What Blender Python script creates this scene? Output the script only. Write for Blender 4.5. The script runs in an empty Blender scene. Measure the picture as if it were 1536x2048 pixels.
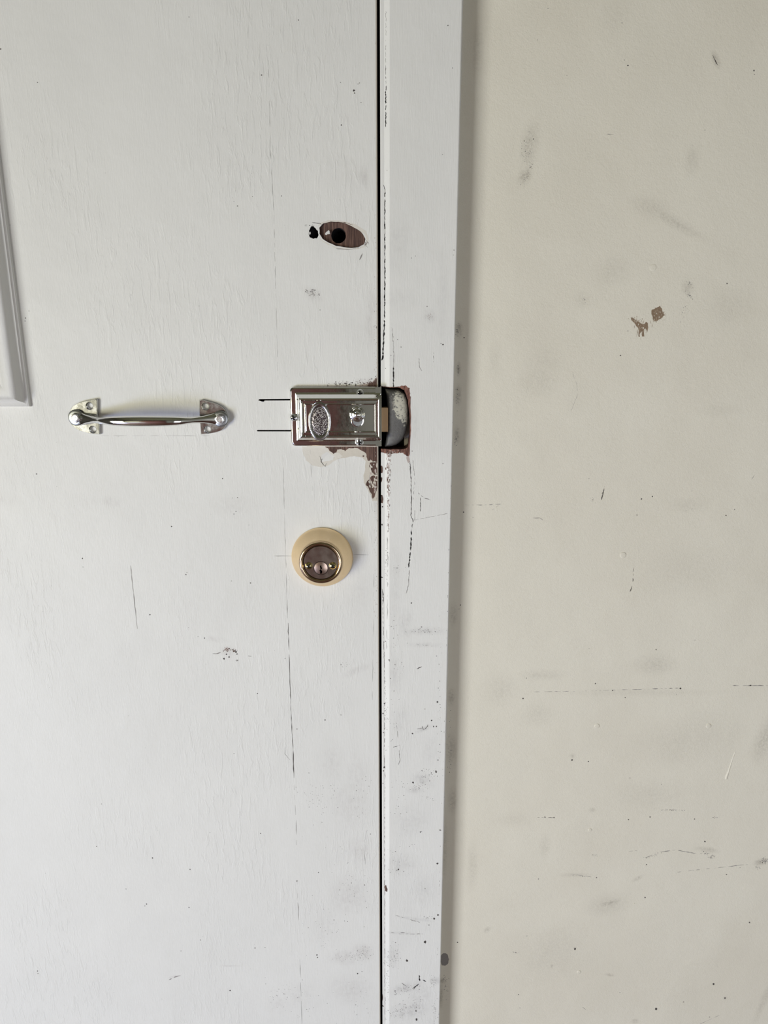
import bpy, bmesh, math, random
from mathutils import Matrix, Vector
from mathutils.geometry import delaunay_2d_cdt
random.seed(7)
PI = math.pi
SC = bpy.context.scene
COL = SC.collection

# ------------------------------------------------------------------ camera
H = 0.68                      # distance from the lens to the door face
TILT = math.radians(14.5)     # looking down
ROLL = math.radians(-0.09)
CZ = 1.30
F = 1420.0
cam_d = bpy.data.cameras.new('camera')
cam = bpy.data.objects.new('camera', cam_d); COL.objects.link(cam)
cam_d.sensor_fit = 'VERTICAL'; cam_d.sensor_height = 36.0; cam_d.lens = 36.0 * F / 2048.0
cam_d.clip_start = 0.01
CAMM = Matrix.Translation((0, -H, CZ)) @ Matrix.Rotation(PI/2 - TILT, 4, 'X') @ Matrix.Rotation(ROLL, 4, 'Z')
cam.matrix_world = CAMM
SC.camera = cam
CR = CAMM.to_3x3()

def P(px, py, y=0.0):
    """point of the photograph carried onto the plane at depth y -> (x, z)"""
    d = CR @ Vector(((px-768)/F, -(py-1024)/F, -1.0))
    t = (y + H) / d.y
    return (d.x*t, CZ + d.z*t)

# ------------------------------------------------------------------ light
SC.view_settings.view_transform = 'Standard'
SC.view_settings.look = 'None'
SC.view_settings.gamma = 1.0
SC.view_settings.use_curve_mapping = False
SC.view_settings.exposure = 0.0
w = bpy.data.worlds.new('world'); SC.world = w; w.use_nodes = True
w.node_tree.nodes['Background'].inputs[0].default_value = (0.75, 0.85, 1.0, 1)
w.node_tree.nodes['Background'].inputs[1].default_value = 1.0
WINX = -1.6
WINS = [dict(y0=-2.25, y1=-1.05, z0=0.05, z1=0.46, p=35.0, c=(0.57, 0.66, 1.0)),     # unseen low pane, added to cool and lift the lower half
        dict(y0=-2.25, y1=-1.05, z0=0.50, z1=1.25, p=35.5, c=(1.0, 0.957, 0.70))]     # pane above it, warmer
def area(name, loc, rot, sx, sy, power, col):
    l = bpy.data.lights.new(name, 'AREA'); l.shape = 'RECTANGLE'; l.size = sx; l.size_y = sy
    l.energy = power; l.color = col
    o = bpy.data.objects.new(name, l); COL.objects.link(o); o.location = loc; o.rotation_euler = rot
    return o
for q in WINS:
    area('window_and_fill_light', (WINX+0.02, (q['y0']+q['y1'])/2, (q['z0']+q['z1'])/2), (0, -PI/2, 0), q['z1']-q['z0']-.06, q['y1']-q['y0']-.06, q['p'], q['c'])

area('window_and_fill_light', (0.78, -2.38, 0.62), (PI/2, 0, 0), 0.76, 0.96, 10.0, (0.93, 0.93, 1.0))      # added fill behind the camera, lifts the lower right wall and casing shadow

# ------------------------------------------------------------------ nodes
class NT:
    def __init__(s, name):
        s.m = bpy.data.materials.new(name); s.m.use_nodes = True
        s.t = s.m.node_tree; s.b = s.t.nodes['Principled BSDF']
        s.tc = s.t.nodes.new('ShaderNodeTexCoord')
        s.obj = s.tc.outputs['Object']
    def n(s, typ, **kw):
        x = s.t.nodes.new(typ)
        for k, v in kw.items(): setattr(x, k, v)
        return x
    def link(s, a, b): s.t.links.new(a, b)
    def put(s, sock, v):
        if isinstance(v, bpy.types.NodeSocket): s.link(v, sock)
        else: sock.default_value = v
    def map(s, scale=(1,1,1), loc=(0,0,0), rot=(0,0,0), typ='POINT', vec=None):
        m = s.n('ShaderNodeMapping', vector_type=typ)
        s.link(vec or s.obj, m.inputs['Vector'])
        m.inputs['Scale'].default_value = scale; m.inputs['Location'].default_value = loc
        m.inputs['Rotation'].default_value = rot
        return m.outputs[0]
    def noise(s, scale, detail=3, rough=0.5, vec=None, dist=0):
        x = s.n('ShaderNodeTexNoise'); s.link(vec or s.obj, x.inputs['Vector'])
        x.inputs['Scale'].default_value = scale; x.inputs['Detail'].default_value = detail
        x.inputs['Roughness'].default_value = rough; x.inputs['Distortion'].default_value = dist
        return x.outputs['Fac']
    def voro(s, scale, vec=None, out='Distance'):
        x = s.n('ShaderNodeTexVoronoi'); s.link(vec or s.obj, x.inputs['Vector'])
        x.inputs['Scale'].default_value = scale
        return x.outputs[out]
    def rng(s, v, a, b, c=0.0, d=1.0, smooth=True):
        x = s.n('ShaderNodeMapRange', interpolation_type='SMOOTHSTEP' if smooth else 'LINEAR')
        s.put(x.inputs[0], v)
        for i, q in zip((1,2,3,4), (a,b,c,d)): x.inputs[i].default_value = q
        return x.outputs[0]
    def math(s, op, a, b=0.0, clamp=False):
        x = s.n('ShaderNodeMath', operation=op, use_clamp=clamp)
        s.put(x.inputs[0], a); s.put(x.inputs[1], b); return x.outputs[0]
    def mix(s, fac, a, b):
        x = s.n('ShaderNodeMix', data_type='RGBA')
        s.put(x.inputs[0], fac)
        s.put(x.inputs[6], a if isinstance(a, bpy.types.NodeSocket) else (*a, 1))
        s.put(x.inputs[7], b if isinstance(b, bpy.types.NodeSocket) else (*b, 1))
        return x.outputs[2]
    def bump(s, h, dist, prev=None, strength=1.0):
        x = s.n('ShaderNodeBump'); x.inputs['Strength'].default_value = strength
        x.inputs['Distance'].default_value = dist
        s.link(h, x.inputs['Height'])
        if prev is not None: s.link(prev, x.inputs['Normal'])
        return x.outputs[0]
    def smudges(s, items, plane_y=0.0):
        """soft worn dirt patches: (px, py, radius x, radius y in px, angle, strength)"""
        acc = None
        for (px, py, rx, ry, a, k) in items:
            x, z = P(px, py, plane_y)
            v = s.map(scale=(rx*0.0005, 1000.0, ry*0.0005), loc=(x, 0, z), rot=(0, math.radians(a), 0), typ='TEXTURE')
            l = s.n('ShaderNodeVectorMath', operation='LENGTH'); s.link(v, l.inputs[0])
            f = s.rng(l.outputs['Value'], 1.0, 0.0, 0.0, k)
            acc = f if acc is None else s.math('MAXIMUM', acc, f)
        return acc
    def out(s, col=None, rough=None, normal=None, metal=None):
        if col is not None: s.put(s.b.inputs['Base Color'], col if isinstance(col, bpy.types.NodeSocket) else (*col, 1))
        if rough is not None: s.put(s.b.inputs['Roughness'], rough)
        if metal is not None: s.put(s.b.inputs['Metallic'], metal)
        if normal is not None: s.link(normal, s.b.inputs['Normal'])
        return s.m

def paint_material(name, base, smudge_items, smudge_col, plane_y, stroke=1.0, ridge=1.0, dirt_lo=0.0, rough=0.55):
    t = NT(name)
    fine = t.noise(1.0, 3, 0.6, t.map(scale=(1100, 1, 70)))
    mid = t.noise(1.0, 5, 0.6, t.map(scale=(250, 1, 48)), 0.6)
    patch = t.rng(t.noise(1.0, 2, 0.5, t.map(scale=(9, 1, 5))), 0.42, 0.62)
    midr = t.math('MULTIPLY', t.rng(mid, 0.5, 0.64), patch)
    big = t.noise(22, 3, 0.5)
    n1 = t.bump(fine, 0.00013*stroke)
    n2 = t.bump(midr, 0.00013*ridge, n1)
    n3 = t.bump(big, 0.0010, t.bump(t.noise(1.0, 4, 0.6, t.map(scale=(330, 1, 200))), 0.00010, n2))
    col = t.mix(t.rng(t.noise(7, 4, 0.6), 0.35, 0.7), base, tuple(c*0.965 for c in base))
    # dirt specks in the open grain
    sp = t.rng(t.noise(1.0, 2, 0.6, t.map(scale=(420, 1, 230))), 0.70, 0.78)
    spm = t.rng(t.noise(1.0, 3, 0.6, t.map(scale=(14, 1, 8), loc=(3, 0, 1))), 0.5, 0.75)
    col = t.mix(t.math('MULTIPLY', t.math('MULTIPLY', sp, spm), 0.35), col, (0.25, 0.22, 0.2))
    if smudge_items:
        sm = t.smudges(smudge_items, plane_y)
        gr = t.rng(t.noise(1.0, 5, 0.72, t.map(scale=(170, 1, 120))), 0.38, 0.66)
        gr2 = t.math('ADD', t.math('MULTIPLY', gr, 0.75), 0.25)
        col = t.mix(t.math('MULTIPLY', sm, gr2, True), col, smudge_col)
    return t.out(col, rough, n3)

# door paint, casing paint, wall paint ------------------------------------------
door_sm = [(727,355,14,30,0,.28),(690,350,60,40,0,.08),(627,588,26,18,25,.35),(742,640,16,75,0,.22),(735,768,34,16,0,.55),(690,772,50,9,0,.4),(752,1000,8,60,0,.3),
           (222,1003,26,16,0,.22),(465,1012,60,35,0,.12),(170,1000,40,30,0,.10),(456,1303,30,18,0,.22),(430,1278,34,10,10,.18),
           (665,1525,40,70,0,.13),(700,1610,60,90,0,.15),(715,1560,40,120,0,.12),(700,1790,65,70,0,.22),(725,1905,38,34,0,.40),(690,1915,60,30,0,.25),
           (700,1980,70,60,0,.2),(650,1860,50,80,0,.12),(600,1990,60,60,0,.12),(720,1700,40,60,0,.2),(718,1190,40,60,0,.12),(560,2010,60,40,0,.12),
           (385,843,60,24,0,.13),(640,905,60,18,0,.12),(350,1953,24,5,-15,.25),(70,1948,14,14,0,.1),(460,1932,36,4,0,.2),(0,1000,60,20,0,.1),
           (715,1340,50,12,-25,.2),(640,1050,30,14,0,.15)]
case_sm = [(860,632,18,16,20,.34),(800,480,30,60,0,.14),(790,600,60,30,0,.10),(845,1262,70,13,0,.30),(850,1290,60,9,0,.20),(848,1458,26,8,-25,.4),
           (800,1440,30,60,0,.15),(845,1560,38,26,20,.34),(830,1580,30,12,0,.3),(790,1350,25,60,0,.2),(860,1500,30,60,0,.13),(820,1640,60,60,0,.18),
           (800,1730,60,40,0,.2),(830,1838,60,7,8,.3),(800,1866,50,6,2,.25),(785,1915,24,40,0,.34),(815,1975,60,22,-20,.40),(820,2020,70,40,-20,.36),
           (840,1990,40,50,0,.25),(870,1962,20,16,0,.45),(810,1250,26,50,0,.22),(790,1130,20,60,0,.15),(850,1780,50,60,0,.14),
           (885,600,14,140,0,.12),(790,1200,20,100,0,.14),(828,850,12,60,0,.2)]
wall_sm = [(1060,290,22,60,8,.32),(1050,352,16,22,25,.5),(1432,120,9,22,-30,.5),(1350,445,90,14,27,.30),(1300,415,60,24,15,.20),(1090,730,50,50,0,.12),
           (1225,540,50,40,0,.16),(1375,575,16,20,-20,.34),(1165,600,22,24,-40,.16),(1385,320,20,40,0,.18),(1460,610,70,60,0,.12),
           (1080,760,60,50,0,.16),(1440,820,60,20,0,.10),(1310,1330,70,34,0,.22),(1085,1350,70,18,0,.18),(1280,1385,260,14,0,.12),(1075,1430,60,44,0,.14),
           (1370,1480,180,90,-12,.13),(1530,1480,34,80,10,.34),(1380,1140,150,80,0,.10),(1375,1010,60,24,0,.14),(1300,1590,120,60,0,.14),(1185,1620,12,10,0,.28),
           (1220,1806,42,15,-20,.48),(1275,1757,22,8,-35,.3),(1215,1810,75,45,-10,.2),(1150,1750,50,9,0,.25),(1090,1690,20,46,0,.18),(1145,1512,10,9,0,.3),
           (1150,1897,8,7,0,.5),(1427,1968,5,5,0,.6),(1312,2018,7,5,0,.7),(1270,2042,14,11,0,.4),(1450,1996,8,8,0,.35),(1220,1950,18,7,10,.35),(1104,1932,6,11,0,.4),
           (1528,2000,14,110,12,.25),(1415,1700,40,12,10,.35),(1522,1724,22,13,-15,.7),(1030,1640,50,30,0,.12),(1100,1900,160,120,0,.13),(1000,1380,60,60,0,.15),
           (918,660,10,20,0,.7),(917,738,7,18,0,.7),(916,790,10,28,0,.65),(914,870,9,24,0,.6),(906,1230,14,40,0,.35),(902,1395,12,30,0,.5),(903,1500,18,60,0,.4),
           (905,1600,16,50,0,.35),(890,1920,13,19,0,.9),(885,1962,12,14,0,.8),(880,1990,12,60,0,.6),(888,1700,12,120,0,.35),(955,100,14,60,0,.2),(945,1730,18,90,0,.2),
           (974,1860,10,16,35,.35),(990,720,20,60,0,.10),(1230,30,40,40,0,.1)]
M = {}
M['door'] = paint_material('white_door_paint', (0.80, 0.795, 0.758), door_sm, (0.30, 0.25, 0.24), 0.0, 1.0, 1.0)
M['casing'] = paint_material('white_casing_paint', (0.80, 0.795, 0.758), case_sm, (0.30, 0.28, 0.28), -0.003, 1.2, 0.8)
def wall_material():
    t = NT('cream_wall_paint')
    base = (0.785, 0.748, 0.636)
    col = t.mix(t.rng(t.noise(5, 5, 0.6), 0.35, 0.7), base, (0.75, 0.708, 0.595))
    sm = t.smudges(wall_sm, 0.016)
    gr = t.rng(t.noise(420, 5, 0.72), 0.36, 0.64)
    gr2 = t.math('ADD', t.math('MULTIPLY', gr, 0.7), 0.3)
    col = t.mix(t.math('MULTIPLY', sm, gr2, True), col, (0.22, 0.19, 0.15))
    n1 = t.bump(t.noise(900, 4, 0.6), 0.00020)
    n2 = t.bump(t.noise(260, 3, 0.5), 0.00017, n1)
    n3 = t.bump(t.noise(12, 2, 0.5), 0.0022, n2)
    return t.out(col, 0.5, n3)
M['wall'] = wall_material()
def simple(name, col, rough=0.6, metal=0.0, nscale=60, var=0.85, bump=0.0, bscale=400, aniso=None):
    t = NT(name)
    c = t.mix(t.noise(nscale, 4, 0.6), col, tuple(x*var for x in col))
    nn = t.bump(t.noise(bscale, 3, 0.6), bump) if bump else None
    return t.out(c, rough, nn, metal)
def wood_material(name, a, b, sx=900, sz=30):
    t = NT(name)
    f = t.rng(t.noise(1.0, 5, 0.7, t.map(scale=(sx, 200, sz))), 0.35, 0.66)
    return t.out(t.mix(f, a, b), 0.75, t.bump(f, 0.0003))
M['wood'] = wood_material('bare_brown_wood', (0.055, 0.026, 0.020), (0.20, 0.115, 0.085))
M['hole_wood'] = wood_material('dark_red_wood', (0.045, 0.018, 0.014), (0.125, 0.055, 0.042), 260, 260)
M['rim'] = wood_material('splintered_red_wood', (0.07, 0.025, 0.018), (0.30, 0.14, 0.10), 500, 120)
M['primer'] = simple('cream_primer', (0.68, 0.63, 0.54), 0.6, 0, 90, 0.88, 0.0002, 300)
M['dark'] = simple('dark_recess', (0.012, 0.010, 0.010), 0.9)
M['speck'] = simple('dark_speck', (0.085, 0.072, 0.066), 0.8, 0, 900, 0.5)
M['scuff'] = simple('grey_scuff', (0.30, 0.28, 0.265), 0.7, 0, 900, 0.7)
M['pencil'] = simple('faint_line', (0.44, 0.43, 0.41), 0.7, 0, 300, 0.7)
M['stain'] = simple('brown_wall_stain', (0.37, 0.26, 0.165), 0.7, 0, 1300, 0.35, 0.0003, 900)
M['cream2'] = simple('yellowed_undercoat', (0.74, 0.705, 0.63), 0.55, 0, 60, 0.95, 0.0002, 300)
M['stain2'] = simple('pale_brown_stain', (0.50, 0.40, 0.29), 0.7, 0, 1300, 0.6)
M['white'] = simple('white_paint_lip', (0.80, 0.79, 0.76), 0.4)
M['pink'] = simple('pinkish_worn_paint', (0.58, 0.49, 0.45), 0.6, 0, 900, 0.7)

# ------------------------------------------------------------------ mesh helpers
def link_mesh(name, verts, faces, mats, midx=None, parent=None, origin=(0,0,0), smooth=None):
    me = bpy.data.meshes.new(name)
    ox, oy, oz = origin
    me.from_pydata([(v[0]-ox, v[1]-oy, v[2]-oz) for v in verts], [], faces)
    for m in mats: me.materials.append(m)
    if midx: me.polygons.foreach_set('material_index', midx)
    me.validate(); me.update()
    if smooth is not None:
        bm = bmesh.new(); bm.from_mesh(me)
        bmesh.ops.remove_doubles(bm, verts=bm.verts, dist=1e-6)
        bmesh.ops.recalc_face_normals(bm, faces=bm.faces)
        bm.to_mesh(me); bm.free()
        me.polygons.foreach_set('use_smooth', [True]*len(me.polygons))
        me.set_sharp_from_angle(angle=math.radians(smooth))
    o = bpy.data.objects.new(name, me); COL.objects.link(o)
    if parent is not None: o.parent = parent
    return o
class MB:
    def __init__(s): s.v = []; s.f = []; s.m = []
    def add(s, verts, faces, m=0):
        k = len(s.v); s.v += [tuple(v) for v in verts]
        for f in faces: s.f.append([k+i for i in f]); s.m.append(m)
    def box(s, x0, x1, y0, y1, z0, z1, m=0):
        s.add([(x,y,z) for x in (x0,x1) for y in (y0,y1) for z in (z0,z1)],
              [(0,1,3,2),(4,6,7,5),(0,4,5,1),(2,3,7,6),(0,2,6,4),(1,5,7,3)], m)
    def loft(s, rings, m=0, cap0=False, cap1=False, closed=True):
        n = len(rings[0]); k = len(s.v)
        for r in rings: s.v += [tuple(v) for v in r]
        for i in range(len(rings)-1):
            for j in range(n if closed else n-1):
                a = k+i*n+j; b = k+i*n+(j+1) % n
                s.f.append([a, b, b+n, a+n]); s.m.append(m)
        if cap0: s.f.append([k+j for j in range(n)]); s.m.append(m)
        if cap1: s.f.append([k+(len(rings)-1)*n+j for j in range(n)]); s.m.append(m)
    def lathe(s, cx, cz, y0, prof, n=64, m=0, sx=1.0, sz=1.0, cap=True):
        """profile (radius, height towards the room) about an axis that stands out of the door"""
        rings = [[(cx+r*sx*math.cos(2*PI*j/n), y0-h, cz+r*sz*math.sin(2*PI*j/n)) for j in range(n)] for r, h in prof]
        s.loft(rings, m, False, cap)
    def make(s, name, mats, parent=None, origin=(0,0,0), smooth=None):
        return link_mesh(name, s.v, s.f, mats if isinstance(mats, list) else [mats], s.m, parent, origin, smooth)

def surface(mb, regions, yfun, extra=None, base=None):
    """one planar skin cut into regions: (outline [(x,z)], material index or None for a hole); later regions win"""
    vs, fs = [], []
    for poly, m in regions:
        if sum(a[0]*b[1]-b[0]*a[1] for a, b in zip(poly, list(poly[1:])+[poly[0]])) < 0: poly = list(poly)[::-1]
        k = len(vs); vs += [Vector(p) for p in poly]; fs.append([k+i for i in range(len(poly))])
    if extra: vs += [Vector(p) for p in extra]
    ov, oe, of, _, _, ofid = delaunay_2d_cdt(vs, [], fs, 1, 1e-7, True)
    k = len(mb.v)
    mb.v += [(p.x, yfun(p.x, p.y), p.y) for p in ov]
    for f, ids in zip(of, ofid):
        if not ids: continue
        if base is not None and min(ids) >= base: continue
        m = regions[max(ids)][1]
        if m is None: continue
        a, b, c = [ov[i] for i in f[:3]]
        if (b-a).cross(c-a) < 0: f = list(reversed(f))
        mb.f.append([k+i for i in f]); mb.m.append(m)

def px_poly(pts, y=0.0): return [P(a, b, y) for a, b in pts]
def rag(pts, amp, sub=3, rnd=random):
    """ragged version of a closed outline, in pixels"""
    out = []
    n = len(pts)
    for i in range(n):
        (x0, y0), (x1, y1) = pts[i], pts[(i+1) % n]
        for k in range(sub):
            t = k/sub
            out.append((x0+(x1-x0)*t+rnd.uniform(-amp, amp), y0+(y1-y0)*t+rnd.uniform(-amp, amp)))
    return out
def speck(px, py, r, y, sx=1.0, sy=1.0, n=7):
    ph = random.uniform(0, 6)
    return [P(px+r*sx*random.uniform(.55, 1.15)*math.cos(ph+2*PI*i/n), py+r*sy*random.uniform(.55, 1.15)*math.sin(ph+2*PI*i/n), y) for i in range(n)]
def crack(pts, w, y, jit=0.5, step=4, gaps=0.0, wvar=0.6):
    """a jagged hairline along a pixel polyline -> list of outlines"""
    line = []
    for (x0, y0), (x1, y1) in zip(pts, pts[1:]):
        n = max(1, int(math.hypot(x1-x0, y1-y0)/step))
        for k in range(n): line.append((x0+(x1-x0)*k/n+random.uniform(-jit, jit), y0+(y1-y0)*k/n+random.uniform(-jit, jit)*0.5))
    line.append(pts[-1])
    out, cur = [], []
    def flush():
        if len(cur) >= 2:
            L, R = [], []
            for i, (x, yy) in enumerate(cur):
                a = cur[max(0, i-1)]; b = cur[min(len(cur)-1, i+1)]
                dx, dy = b[0]-a[0], b[1]-a[1]; l = math.hypot(dx, dy) or 1
                ww = w*0.5*random.uniform(1-wvar, 1+wvar)*(0.35 if i in (0, len(cur)-1) else 1)
                L.append((x-dy/l*ww, yy+dx/l*ww)); R.append((x+dy/l*ww, yy-dx/l*ww))
            out.append([P(a, b, y) for a, b in L+R[::-1]])
    for p in line:
        cur.append(p)
        if random.random() < gaps: flush(); cur.clear()
    flush()
    return out
def cluster(px, py, rx, ry, n, r0, r1, y, ang=0):
    ca, sa = math.cos(math.radians(ang)), math.sin(math.radians(ang))
    out = []
    for _ in range(n):
        u, v = random.gauss(0, .45)*rx, random.gauss(0, .45)*ry
        out.append(speck(px+u*ca-v*sa, py+u*sa+v*ca, random.uniform(r0, r1), y, random.uniform(.6, 1.6), random.uniform(.6, 1.3), 5))
    return out
def recess(mb, poly, y0, depth, mwall, mfloor, back=True):
    k = len(mb.v); n = len(poly)
    mb.v += [(x, y0, z) for x, z in poly] + [(x, y0+depth, z) for x, z in poly]
    for i in range(n):
        j = (i+1) % n
        mb.f.append([k+i, k+j, k+n+j, k+n+i]); mb.m.append(mwall)
    if back: surface(mb, [(poly, mfloor)], lambda x, z: y0+depth)
def ell(px, py, rx, ry, y=0.0, n=28, ang=0, amp=0.0):
    ca, sa = math.cos(math.radians(ang)), math.sin(math.radians(ang)); o = []
    for i in range(n):
        a = 2*PI*i/n; k = 1+random.uniform(-amp, amp)
        u, v = rx*math.cos(a)*k, ry*math.sin(a)*k
        o.append(P(px+u*ca-v*sa, py+u*sa+v*ca, y))
    return o
def struct(o): o['kind'] = 'structure'; return o
def thing(name, label, cat, loc):
    o = bpy.data.objects.new(name, None); COL.objects.link(o); o.location = loc
    o.empty_display_size = 0.02
    o['label'] = label; o['category'] = cat
    return o

# ------------------------------------------------------------------ door
GAPL = P(757.3, 1024)[0]; GAPR = P(762.4, 1024)[0]
DL, DZ0, DZ1 = -0.78, 0.012, 2.05
mats_door = [M['door'], M['wood'], M['primer'], M['speck'], M['scuff'], M['pencil'], M['hole_wood'], M['dark'], M['white'], M['pink'], M['cream2']]
R = [([(DL, DZ0), (GAPL-0.0012, DZ0), (GAPL-0.0012, DZ1), (DL, DZ1)], 0)]
L5 = lambda pts: [(560+a/5.12, 740+b/5.12) for a, b in pts]
# worn primer and bare wood round the rim lock
R.append((px_poly(rag(L5([(235,790),(245,850),(275,925),(330,972),(400,990),(470,985),(540,940),(610,905),(700,893),(760,880),(840,897),(875,930),(872,1010),(858,1080),(862,1150),(885,1200),(915,1255),(948,1340),(1001,1340),(1001,700),(880,700)]), .8)), 2))
R.append((px_poly(rag(L5([(225,785),(238,850),(268,925),(330,978),(400,995),(470,988),(545,940),(600,905),(640,880),(600,850),(520,840),(470,800),(450,770)]), .9)), 10))
R.append((px_poly(rag(L5([(420,905),(440,860),(500,850),(560,880),(540,915),(480,935),(430,940)]), .9)), 0))
R.append((px_poly(rag(L5([(460,780),(490,805),(520,835),(550,858),(575,845),(585,815),(630,808),(665,828),(710,803),(770,795),(845,825),(885,858),(888,905),(905,932),(930,915),(950,935),(1001,938),(1001,780)]), 1.0)), 1))
R.append((px_poly(rag(L5([(925,945),(912,985),(938,1040),(965,1075),(1001,1078),(1001,940)]), 1.0)), 1))
R.append((px_poly(rag(L5([(935,1080),(905,1130),(880,1170),(905,1200),(925,1245),(955,1325),(975,1290),(1001,1215),(1001,1085)]), 1.2)), 1))
for _ in range(34):
    a, b = random.uniform(915, 992), random.choice([random.uniform(950, 1060), random.uniform(1090, 1240)])
    w_, h_ = random.uniform(4, 12), random.uniform(8, 26)
    R.append((px_poly(rag(L5([(a-w_,b-h_*.4),(a,b-h_),(a+w_,b-h_*.2),(a+w_*.4,b+h_),(a-w_*.6,b+h_*.5)]), .5, 2)), random.choice([2, 2, 10, 9])))
R.append((speck(727, 912, 2.2, 0), 1))
for q in crack([(640,925),(646,915),(655,905)], 1.4, 0): R.append((q, 3))
for q in crack([(640,912),(643,925),(651,933),(653,926)], 1.0, 0): R.append((q, 3))
R.append((px_poly(rag([(643,910),(654,903),(658,906),(648,917),(645,923)], .7)), 8))
# brown wear above the lock
for _ in range(46):
    a = random.uniform(0, 1)
    R.append((speck(668+a*88, 773-abs(random.gauss(0, 1))*(3+9*a), random.uniform(.5, 1.3), 0, .7, 1.6, 5), 1 if random.random() < .6 else 3))
R.append((px_poly(rag([(650,776),(650,773),(690,772),(720,770),(740,766),(748,760),(754,752),(755.5,776)], 1.2)), 9))
R.append((px_poly(rag([(700,776),(712,773),(735,771),(745,764),(752,757),(755.5,757),(755.5,776)], 1.5)), 1))
for q in cluster(690, 768, 34, 5, 40, .5, 1.4, 0): R.append((q, 3))
for q in cluster(738, 765, 14, 8, 40, .5, 1.5, 0): R.append((q, 1))
# worn edge beside the gap
for _ in range(150):
    py = random.choice([random.gauss(680, 60), random.uniform(30, 1400), random.uniform(900, 1250)])
    R.append((speck(random.uniform(748, 755.5), py, random.uniform(.4, 1.0), 0, .6, random.uniform(1, 3.5), 5), random.choice([9, 9, 4, 2])))
for a, b in [(753.5, 376), (754, 390), (754, 430), (754.5, 638), (753, 655)]: R.append((speck(a, b, 1.2, 0, .7, 2.4), 3))
# old bore: shallow carved oval with a round bore and a nail hole
oval = [(639,455),(646,447),(658,444),(675,444),(690,447),(703,452),(716,459),(726,468),(731,478),(728,488),(718,494),(703,496),(688,494),(672,492),(656,485),(645,478),(639,468)]
ovalp = px_poly(rag(oval, .45, 2))
bore = ell(676.5, 470.5, 14.5, 15.5, 0, 30, 0, .02)
nail = px_poly(rag([(618,462),(620,455),(624,452),(631,456),(636,462),(637,470),(634,476),(627,478),(620,474),(617,468)], .7, 2))
R.append((px_poly(rag([(636,450),(646,443),(660,440),(684,441),(712,449),(732,462),(738,478),(733,492),(718,498),(700,499),(668,495),(650,486),(640,480)], .9)), 10))
R.append((px_poly(rag([(636,452),(648,446),(700,452),(730,468),(734,482),(728,492),(716,496.5),(700,497.5),(668,493),(650,484),(640,478)], .4)), 0))
for q in crack([(624,445),(640,447),(648,452)], .9, 0): R.append((q, 3))
for q in crack([(660,443),(668,444),(690,445),(706,450)], 1.2, 0, .6): R.append((q, 1))
for q in crack([(672,497),(690,499),(702,499),(712,496),(722,495)], 1.0, 0, .6): R.append((q, 4))
for q in cluster(732, 486, 5, 10, 26, .5, 1.6, 0): R.append((q, 4))
for q in cluster(626, 452, 8, 4, 12, .4, 1.1, 0): R.append((q, 3))
for q in cluster(612, 451, 2, 3, 4, .5, 1.1, 0): R.append((q, 3))
R.append((px_poly(rag([(722,487),(727,484),(731,486),(727,492),(719,496),(716,494)], .6)), 8))
# kerfs running out from behind the lock
kerf1 = px_poly([(516,800.5),(519,798.2),(590,797.6),(590,800.9),(529,801.2),(528,803.3),(524,803.2),(520,801.8)])
kerf2 = px_poly([(513.6,861.5),(515,860),(590,860),(590,862.9),(515,862.8)])
# hairlines
for pts, w_, g, m in [([(537,120),(541,300)], .7, .25, 5), ([(541,300),(548,430),(551,560)], .9, .12, 5), ([(551,560),(556,760)], .7, .3, 5),
                   ([(566,905),(568,1000),(571,1100),(574,1200)], .8, .2, 5), ([(574,1200),(578,1300),(581,1400),(586,1500)], 1.0, .04, 3), ([(586,1500),(588,1556)], 1.5, .05, 3),
                   ([(588,1570),(592,1640),(594,1700)], .9, .3, 4), ([(594,1760),(598,1850)], 1.0, .2, 4), ([(599,1900),(604,2048)], 1.0, .3, 5),
                   ([(261,1131),(268,1195),(275,1258)], 1.3, 0, 4), ([(548,1112),(584,1112)], .9, 0, 5), ([(707,1109.5),(757,1110)], .8, .2, 5),
                   ([(190,871.5),(420,871.5)], .6, .3, 5), ([(571,1493),(570,1508),(580,1520)], .9, .2, 5), ([(738,940),(746,1040)], .8, .5, 5),
                   ([(738,1640),(728,1690),(731,1740)], .9, .4, 5), ([(749,1040),(745,1400)], .7, .5, 5), ([(621,900),(625,1000)], .7, .5, 5)]:
    for q in crack(pts, w_, 0, .4, 9, g): R.append((q, m))
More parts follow.
